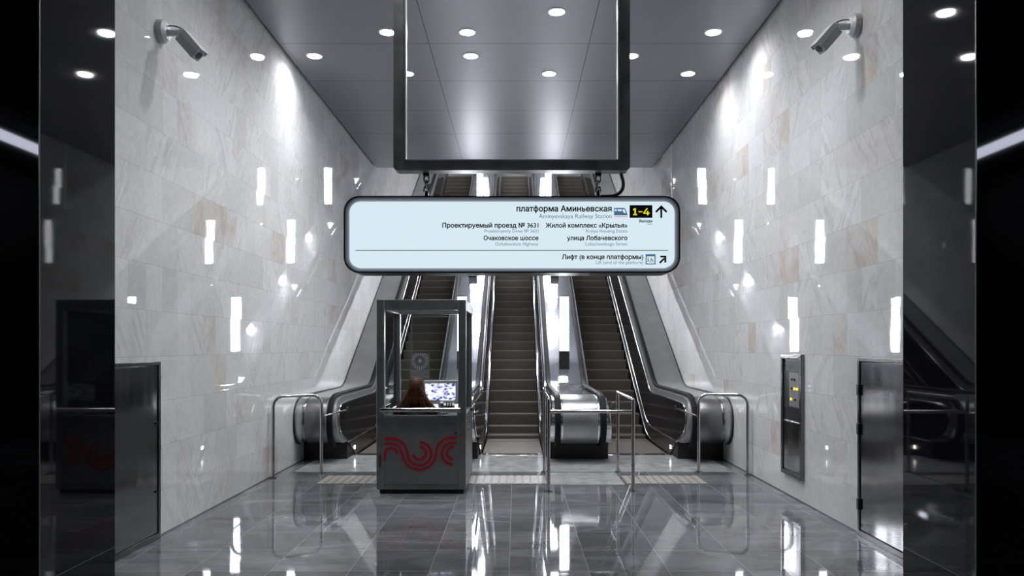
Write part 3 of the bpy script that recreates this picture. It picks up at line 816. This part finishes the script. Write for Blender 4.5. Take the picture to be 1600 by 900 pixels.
for x in (bx0+.08, bx0+.72, bx1-.09): MB().cyl((x, by0-.05, .95), (x, by0+.02, .90), .012).build('rail_bracket', M['tube'], bt)
MB().tube([(bx0+.1, by0+.1, .935), (bx0+.12, by1-.15, .935)], .02).build('side_rail', M['tube'], bt)
MB().tube([(bx1+.035, by0+.45, .93), (bx1+.035, by1-.05, .93)], .018).build('side_rail', M['tube'], bt)
MB().box(bx0+.035, bx0+.05, by0-.003, by0+.002, .30, .45, bev=.002).build('lock_slot', M['black'], bt)
MB().cyl((bx1-.115, by0-.006, .70), (bx1-.115, by0+.01, .70), .018).build('lock', M['steel'], bt)
b = MB()
for z in (.72, .80): b.cyl((bx1-.005, by0+.35, z), (bx1+.02, by0+.35, z), .014)
b.build('door_knob', M['tube'], bt)
# red emblem made of three nested bands; coordinates in metres on the panel
q = 8.66/F/4.737
ex = lambda u: ((570+u/4.737)-806)*8.66/F
ez = lambda v: EYE-((600+v/4.737)-541)*8.66/F
def stroke(b, pts, wd=19):
    P = [Vector((p[0], p[1])) for p in pts]; Lf, Rt = [], []
    for i, p in enumerate(P):
        t = (P[min(i+1, len(P)-1)]-P[max(i-1, 0)]).normalized(); n_ = Vector((-t.y, t.x))*wd/2
        Lf.append(p+n_); Rt.append(p-n_)
    for i in range(len(P)-1):
        qd = [Lf[i], Lf[i+1], Rt[i+1], Rt[i]]
        b.prism([(ex(v.x), ez(v.y)) for v in qd], by0-.0018+.002, by0+.0045, 'y')
def arc(cx, cy, r, a0, a1, n=18): return [(cx+r*math.cos(R(a0+(a1-a0)*k/n)), cy+r*math.sin(R(a0+(a1-a0)*k/n))) for k in range(n+1)]
b = MB()
stroke(b, [(147, 404)]+arc(195, 520, 116, -90, 0)+arc(405, 510, 90, 180, 0, 30)[0:]+arc(405, 510, 77, -5, -90, 12)) if False else None
A1 = [(147, 404)]+arc(200, 516, 113, -90, 0, 16)+arc(405, 513, 88, 178, 0, 26)+arc(408, 517, 85, -4, -90, 14)
A2 = [(147, 441)]+arc(196, 516, 77, -90, 0, 14)+arc(403, 512, 122, 178, 0, 30)+arc(642, 512, 115, 182, 270, 16)+[(682, 397)]
A3 = [(149, 566), (149, 520)]+arc(194, 520, 46, 190, 360, 18)
A4 = arc(405, 512, 47, 172, -90, 30)
A5 = [(682, 434)]+arc(650, 514, 80, 278, 90, 26)
A6 = arc(655, 510, 46, 270, 90, 18)
b = MB()
for a_ in (A1, A2, A3, A4, A5, A6): stroke(b, a_)
em = b.build('red_emblem', M['red'], bt); em.location.y -= .0012; em['label'] = 'dark red emblem of nested wavy bands'
# notice stuck to the rear pane
o = MB().box(-1.375, -1.125, by1-.060, by1-.055, 1.265, 1.60).build('notice', M['notice']); tag(o, 'grey translucent printed notice on the rear glass of the booth', 'notice')
o = MB().box(-1.366, -1.352, by1-.052, by1-.048, 1.60, 2.09).build('tape_strip', M['notice'], bt)
# desk, monitor, phone
d = thing('desk', 'dark counter shelf inside the booth under the monitor', 'desk', (-1.08, 9.72, 0))
MB().box(bx0+.09, bx1-.06, 9.50, by1-.055, .80, .83, bev=.004).build('desk_top', M['desk'], d)
for x in (bx0+.13, bx1-.12): MB().box(x, x+.03, 9.60, 9.82, .05, .80).build('leg', M['desk'], d)
mo = thing('monitor', 'grey framed monitor showing bright blue-white camera pictures', 'monitor', (-.96, 9.68, .83))
mx0, mx1 = -1.175, -.735
MB().box(mx0, mx1, 9.655, 9.69, .955, 1.255, bev=.008).build('monitor_case', M['grey'], mo)
MB().box(mx0+.02, mx1-.035, 9.651, 9.6555, 1.0, 1.215).build('screen', M['screen'], mo)
MB().box(-.99, -.92, 9.68, 9.72, .845, 1.0).cyl((-.955, 9.72, .832), (-.955, 9.72, .846), .09).build('stand', M['grey'], mo)
ph = thing('desk_phone', 'pale grey desk phone on the counter right of the seated person', 'phone', (-.85, 9.55, .83))
rot = Matrix.Rotation(R(35), 3, 'X')
MB().box(-.94, -.775, 9.545, 9.60, .855, .97, bev=.008, rot=rot).build('phone_base', M['phone'], ph)
MB().box(-.95, -.905, 9.50, 9.545, .865, 1.0, bev=.012, rot=rot).build('handset', M['phone'], ph)
b = MB()
for i in range(3):
    for j in range(4): b.box(-.88+.03*i, -.862+.03*i, 9.50+.012*j, 9.512+.012*j, .915+.018*j, .93+.018*j)
b.build('keypad', M['desk'], ph)
o = MB().ball((-.99, 9.50, .846), .035, (1, .7, .45)).build('mug', M['white'])
bpy.data.objects.remove(o)
mg = thing('cup', 'small white cup on the counter between person and phone', 'cup', (-.995, 9.53, .83))
MB().cyl((-.995, 9.53, .831), (-.995, 9.53, .90), .026, .034, 20).build('cup_body', M['white'], mg)
MB().tube([(-.965, 9.53, .885), (-.945, 9.53, .88), (-.943, 9.53, .86), (-.965, 9.53, .85)], .005, 8).build('handle', M['white'], mg)
# chair and seated person
px_, py_ = -1.205, 9.16
ch = thing('office_chair', 'dark office chair inside the booth under the seated person', 'chair', (px_, py_, .05))
MB().box(px_-.22, px_+.22, py_-.2, py_+.22, .40, .46, bev=.02).build('seat', M['fabric'], ch)
MB().box(px_-.19, px_+.19, py_-.235, py_-.195, .52, .86, bev=.015).build('backrest', M['fabric'], ch)
MB().cyl((px_, py_, .10), (px_, py_, .40), .03).build('gas_lift', M['black'], ch)
MB().box(px_-.02, px_+.02, py_-.245, py_-.22, .38, .56).build('back_bar', M['black'], ch)
for k in range(5):
    a = R(72*k+20); MB().tube([(px_, py_, .12), (px_+.2*math.cos(a), py_+.2*math.sin(a), .085)], .018).build('leg', M['black'], ch)
def skin_mesh(name, verts, edges, m, parent, root=0, sub=2):
    me = bpy.data.meshes.new('s'); me.from_pydata([v[:3] for v in verts], edges, []); ob = bpy.data.objects.new('s', me); COL.objects.link(ob)
    ob.modifiers.new('s', 'SKIN'); sd = ob.modifiers.new('u', 'SUBSURF'); sd.levels = sub
    for i, v in enumerate(verts):
        r = v[3] if isinstance(v[3], tuple) else (v[3], v[3]); me.skin_vertices[0].data[i].radius = r
    me.skin_vertices[0].data[root].use_root = True
    bpy.context.view_layer.update()
    out = bpy.data.meshes.new_from_object(ob.evaluated_get(bpy.context.evaluated_depsgraph_get())); bpy.data.objects.remove(ob)
    for p in out.polygons: p.use_smooth = True
    out.materials.clear(); out.materials.append(m); out.name = name
    o = bpy.data.objects.new(name, out); COL.objects.link(o)
    if parent: o.parent = parent; o.matrix_parent_inverse = Matrix.Translation(-parent.location)
    return o
pe = thing('person', 'seated person with long auburn hair and dark jacket, seen from behind in the booth', 'person', (px_, py_, .46))
X, Yp = px_, py_
V = [(X, Yp-.02, .56, (.15, .11)), (X, Yp-.03, .72, (.14, .10)), (X, Yp-.03, .86, (.16, .10)), (X, Yp-.01, .955, (.12, .08)), (X, Yp, 1.03, .05), (X, Yp+.015, 1.10, .052), (X, Yp+.03, 1.17, (.072, .088)), (X, Yp+.03, 1.225, (.068, .085)), (X, Yp+.02, 1.265, .05)]
E = [(i, i+1) for i in range(8)]
for s in (-1, 1):
    n = len(V)
    V += [(X+s*.15, Yp-.01, .93, .058), (X+s*.205, Yp+.06, .80, .045), (X+s*.19, Yp+.20, .795, .040), (X+s*.13, Yp+.36, .845, .030), (X+s*.10, Yp+.40, .852, .028)]
    E += [(3, n), (n, n+1), (n+1, n+2), (n+2, n+3), (n+3, n+4)]
    n = len(V)
    V += [(X+s*.09, Yp+.02, .54, .085), (X+s*.10, Yp+.24, .54, .075), (X+s*.10, Yp+.42, .53, .06), (X+s*.10, Yp+.43, .32, .052), (X+s*.10, Yp+.42, .13, .04), (X+s*.10, Yp+.50, .09, .038)]
    E += [(0, n), (n, n+1), (n+1, n+2), (n+2, n+3), (n+3, n+4), (n+4, n+5)]
body = skin_mesh('body', V, E, M['cloth'], pe)
body.data.materials.append(M['skin'])
for p in body.data.polygons:
    c = p.center
    if c.z > 1.03 or (c.y > Yp+.37 and c.z > .70): p.material_index = 1
for s in (-1, 1):      # fingers resting on the counter
    hx, hy, hz = X+s*.10, Yp+.40, .852
    for k in range(4):
        fx = hx+(k-1.5)*.018; ln = (.060, .072, .070, .055)[k]
        skin_mesh('finger', [(fx, hy, hz, .011), (fx, hy+.03+ln*.4, hz+.006, .0095), (fx, hy+.03+ln*.8, hz-.004, .0085), (fx, hy+.03+ln, hz-.010, .0075)], [(0, 1), (1, 2), (2, 3)], M['skin'], pe, sub=1)
    skin_mesh('thumb', [(hx-s*.02, hy-.01, hz, .012), (hx-s*.045, hy+.02, hz-.002, .011), (hx-s*.055, hy+.05, hz-.006, .009)], [(0, 1), (1, 2)], M['skin'], pe, sub=1)
b = MB(); b.ball((X, Yp+.125, 1.165), .014, (.8, 1.3, 1.2)); b.build('nose', M['skin'], pe)
b = MB(); b.ball((X-.032, Yp+.104, 1.19), .012).ball((X+.032, Yp+.104, 1.19), .012); b.build('eyes', M['white'], pe)
b = MB(); b.ball((X, Yp+.112, 1.125), .02, (1.1, .4, .3)); b.build('lips', M['red'], pe)
# hair: cap widening down the back, two locks over the shoulders
def ell(cx, cy, z, a, bb, n=28, wob=.03, ph=0): return [(cx+a*math.cos(2*math.pi*k/n)*(1+wob*math.sin(k*5+ph)), cy+bb*math.sin(2*math.pi*k/n)*(1+wob*math.cos(k*7+ph)), z) for k in range(n)]
b = MB()
prof = [(1.316, .02, .03), (1.312, .045, .055), (1.298, .068, .082), (1.27, .086, .103), (1.235, .097, .115), (1.19, .106, .112), (1.15, .112, .100), (1.12, .120, .090), (1.08, .130, .080), (1.04, .118, .070), (1.01, .09, .06), (.985, .05, .05)]
b.loft([ell(X+.0, Yp-.005-.012*i*.5, z, a, bb, ph=i*.15, wob=.012) for i, (z, a, bb) in enumerate(prof)])
b.build('hair', M['hair'], pe, sharp=80)
for s in (-1, 1):
    b = MB()
    L_ = [(1.20, .040, .05, .085), (1.14, .058, .055, .080), (1.08, .085, .056, .07), (1.02, .122, .060, .06), (.96, .170, .066, .05), (.91, .215, .055, .04), (.87, .245, .03, .03)]
    b.loft([ell(X+s*cx2, Yp-.06, z, a, bb, ph=i*.2, wob=.06) for i, (z, cx2, a, bb) in enumerate(L_)])
    b.build('hair_lock', M['hair'], pe, sharp=80)
b = MB()
for k in (0, 1, 5, 6):
    u = (k-3)/3
    b.tube(smooth([(X+u*.07, Yp-.10, 1.12), (X+u*.09, Yp-.115, 1.05), (X+u*.12, Yp-.12, .99-.02*abs(u)), (X+u*.15, Yp-.12, .95)]), [.018]*6+[.014]*5+[.008]*4+[.003], 8)
b.build('hair_lock', M['hair'], pe, sharp=80)

# ================================================================== BARRIER RAILS
RT = .021
def base_flange(b, x, y): b.cyl((x, y, 0), (x, y, .012), .042, n=20).cyl((x, y, .012), (x, y, .02), .034, n=20)
def hoop(name, p0, p1, zt, lab, arm):
    t = thing(name, lab, 'barrier', ((p0[0]+p1[0])/2, (p0[1]+p1[1])/2, 0), 'hoop barriers by the marble walls')
    d = Vector((p1[0]-p0[0], p1[1]-p0[1], 0)).normalized(); a, c = Vector((*p0, 0)), Vector((*p1, 0)); r = .13
    pts = [a+Vector((0, 0, .01)), a+Vector((0, 0, .5)), a+Vector((0, 0, zt-r))]
    pts += [a+d*(r-r*math.cos(R(k*15)))+Vector((0, 0, zt-r+r*math.sin(R(k*15)))) for k in range(1, 7)]
    pts += [c-d*(r-r*math.cos(R(k*15)))+Vector((0, 0, zt-r+r*math.sin(R(k*15)))) for k in range(6, 0, -1)]
    pts += [c+Vector((0, 0, zt-r)), c+Vector((0, 0, .5)), c+Vector((0, 0, .01))]
    MB().tube(pts, RT, 16).build('hoop_tube', M['tube'], t)
    for p in (p0, p1): b = MB(); base_flange(b, *p); b.build('foot_flange', M['steel'], t)
    b = MB(); b.tube(arm, .013, 12); b.cyl(arm[0], (arm[0][0], arm[0][1], arm[0][2]+.02), .018); b.build('side_arm', M['tube'], t)
    e_ = arm[-1]; s = 1 if e_[0] < 0 else -1
    MB().box(e_[0]-.012, e_[0]+.012, e_[1]-.03, e_[1]+.03, e_[2]-.02, e_[2]+.045, bev=.004).build('wall_bracket', M['tube'], t)
hoop('hoop_barrier', (-3.11, 9.70), (-2.58, 10.05), 1.045, 'steel hoop barrier standing against the left marble wall', [(-2.57, 10.07, .76), (-2.494, 11.25, .75)])
hoop('hoop_barrier', (3.04, 9.92), (2.45, 10.15), 1.05, 'steel hoop barrier standing against the right marble wall', [(2.44, 10.17, .755), (2.392, 11.35, .76)])
t = thing('barrier_rail', 'square steel tube barrier with four posts around the central deck end', 'barrier', (.87, 9.5, 0))
for x in (.382, 1.366):
    for y, z in ((8.82, 1.065), (10.14, 1.065)):
        b = MB().tube([(x, y, .01), (x, y, z)], RT, 16); b.ball((x, y, z), RT*1.02); b.build('post', M['tube'], t)
        b = MB(); base_flange(b, x, y); b.build('foot_flange', M['steel'], t)
        MB().cyl((x, y, .30), (x, y, .315), RT+.004).build('collar', M['steel'], t)
    MB().tube([(x, 8.82, 1.075), (x, 10.14, 1.075)], RT*.95, 16).build('top_rail', M['tube'], t)
    xt = .452 if x < 1 else 1.398
    MB().tube([(x, 10.14, .93), (x+(.02 if x < 1 else -.02), 10.55, .91), (xt-.0 if x < 1 else xt+.0, 11.3, .74)], .013, 12).build('side_arm', M['tube'], t)
MB().tube([(.382, 8.82, .93), (1.366, 8.82, .93)], .019, 16).build('cross_rail', M['tube'], t)
b = MB().tube([(-.535, 9.98, .80), (-.555, 11.2, .735)], .016, 12); o = b.build('support_arm', M['tube']); tag(o, 'short steel arm from the booth to the black balustrade of the middle escalator', 'rail')

# ================================================================== WALL FITTINGS
# left steel service door
def wall_cabinet(side, y0, y1, zt, lab):
    xw = WL if side < 0 else WR; i = 1 if side < 0 else -1
    t = thing('service_cabinet', lab, 'cabinet', (xw, (y0+y1)/2, 0))
    def bb(d0, d1, *a, **k): return MB().box(min(xw+i*d0, xw+i*d1), max(xw+i*d0, xw+i*d1), *a, **k)
    b = MB()
    for a in ((y0, y1, zt-.03, zt), (y1-.035, y1, .0, zt-.03), (y0, y0+.03, 0, zt-.03), (y0+.03, y1-.035, 0, .05)):
        b.box(min(xw, xw+i*.035), max(xw, xw+i*.035), *a, bev=.003)
    b.build('cabinet_frame', M['panelsteel'], t)
    dr = bb(.004, .024, y0+.034, y1-.04, .055, zt-.035, bev=.003).build('door', M['door'], t)
    b = MB()
    for z in (.42, 1.02) if side < 0 else (.28, .95, 1.30):
        if side < 0: b.cyl((xw+i*.02, y1-.075, z), (xw+i*.036, y1-.075, z), .012)
        else: b.box(xw-.045, xw-.02, y1-.045, y1-.005, z-.05, z+.05, bev=.003)
    o = b.build('fastener' if side < 0 else 'hinge', M['black'], dr)
    o.matrix_parent_inverse = Matrix()
wall_cabinet(-1, 5.56, 6.69, 1.555, 'tall mirror-steel service door set in the left marble wall')
wall_cabinet(1, 5.60, 6.80, 1.585, 'tall mirror-steel service door set in the right marble wall')
# control panel on the right wall
t = thing('control_panel', 'narrow steel control panel with amber lamps on the right marble wall', 'control panel', (WR, 8.44, .9))
y0, y1, z0, z1 = 8.13, 8.75, .24, 1.60
b = MB()
for a in ((y0, y1, z1-.05, z1), (y0, y1, z0, z0+.05), (y0, y0+.05, z0+.05, z1-.05), (y1-.05, y1, z0+.05, z1-.05)): b.box(WR-.04, WR, *a, bev=.004)
b.build('panel_frame', M['panelsteel'], t)
MB().box(WR-.045, WR-.036, y0+.01, y1-.01, z1-.045, z1-.002, bev=.002).build('top_strip', M['trim'], t)
MB().box(WR-.02, WR, y0+.05, y1-.05, .86, z1-.05).build('upper_plate', M['panelsteel'], t)
ld = MB().box(WR-.028, WR-.008, y0+.06, y1-.06, z0+.06, .86, bev=.004).build('lower_door', M['door'], t)
b = MB().box(WR-.034, WR-.028, y0+.07, y1-.07, .835, .85).build('door_strip', M['trim'], t)
b = MB()
for a in ((8.2, 8.66, 1.40, 1.42), (8.2, 8.66, 1.0, 1.02), (8.2, 8.22, 1.02, 1.40), (8.64, 8.66, 1.02, 1.40)): b.box(WR-.028, WR-.018, *a)
b.build('window_frame', M['black'], t)
MB().box(WR-.024, WR-.019, 8.22, 8.52, 1.02, 1.40).build('instrument_plate', M['phone_dark'], t)
MB().box(WR-.024, WR-.019, 8.52, 8.64, 1.02, 1.40).build('dark_glass', M['black'], t)
for y, z, on in ((8.27, 1.22, 1), (8.35, 1.22, 1), (8.45, 1.10, 1), (8.43, 1.22, 0), (8.33, 1.10, 0), (8.35, 1.32, 0), (8.43, 1.32, 0)):
    MB().cyl((WR-.036, y, z), (WR-.022, y, z), .014).build('lamp_button', M['amber' if on else 'black'], t)['label'] = 'lit amber lamp' if on else 'dark button'
# security cameras
def sec_cam(side, y, z, lab):
    xw = WL if side < 0 else WR; i = 1 if side < 0 else -1
    t = thing('security_camera', lab, 'security camera', (xw, y, z), 'security cameras on the marble walls')
    b = MB(); b.cyl((xw, y, z), (xw+i*.055, y, z), .105, .10, 32).cyl((xw+i*.055, y, z), (xw+i*.075, y, z), .10, .07, 32); b.build('wall_plate', M['white'], t)
    b = MB(); b.cyl((xw+i*.07, y, z-.01), (xw+i*.20, y, z-.015), .028).ball((xw+i*.205, y, z-.015), .040).cyl((xw+i*.205, y, z-.015), (xw+i*.24, y-.02, z-.06), .022); b.build('arm', M['white'], t)
    # body points down, out from the wall
    dirv = Vector((i*.66, -.10, -.75)).normalized()
    ctr = Vector((xw+i*.215, y-.02, z-.05))+dirv*.12
    q_ = dirv.to_track_quat('Y', 'Z').to_matrix()
    bd = MB().box(-.055, .055, -.125, .115, -.06, .05, bev=.010)
    for v in bd.b.verts: v.co = q_ @ v.co + ctr
    cb = bd.build('camera_body', M['grey'], t)
    hd = MB().box(-.064, .064, -.13, .135, .055, .062, bev=.003).box(-.064, -.058, -.12, .12, .015, .057).box(.058, .064, -.12, .12, .015, .057)
    for v in hd.b.verts: v.co = q_ @ v.co + ctr
    h_ = hd.build('sun_shield', M['white'], cb); h_.matrix_parent_inverse = Matrix()
    ln = MB().cyl((0, .11, -.005), (0, .120, -.005), .034)
    for v in ln.b.verts: v.co = q_ @ v.co + ctr
    l_ = ln.build('lens', M['black'], cb); l_.matrix_parent_inverse = Matrix()
    MB().tube(smooth([(xw+i*.07, y, z+.05), (xw+i*.14, y-.01, z+.045), (xw+i*.21, y-.02, z+.01), (xw+i*.235, y-.03, z-.05)]), .006, 8).build('cable', M['cable'], t)
sec_cam(-1, 6.74, 4.49, 'small security camera aiming down from the left marble wall')
sec_cam(1, 6.87, 4.60, 'small security camera aiming down from the right marble wall')
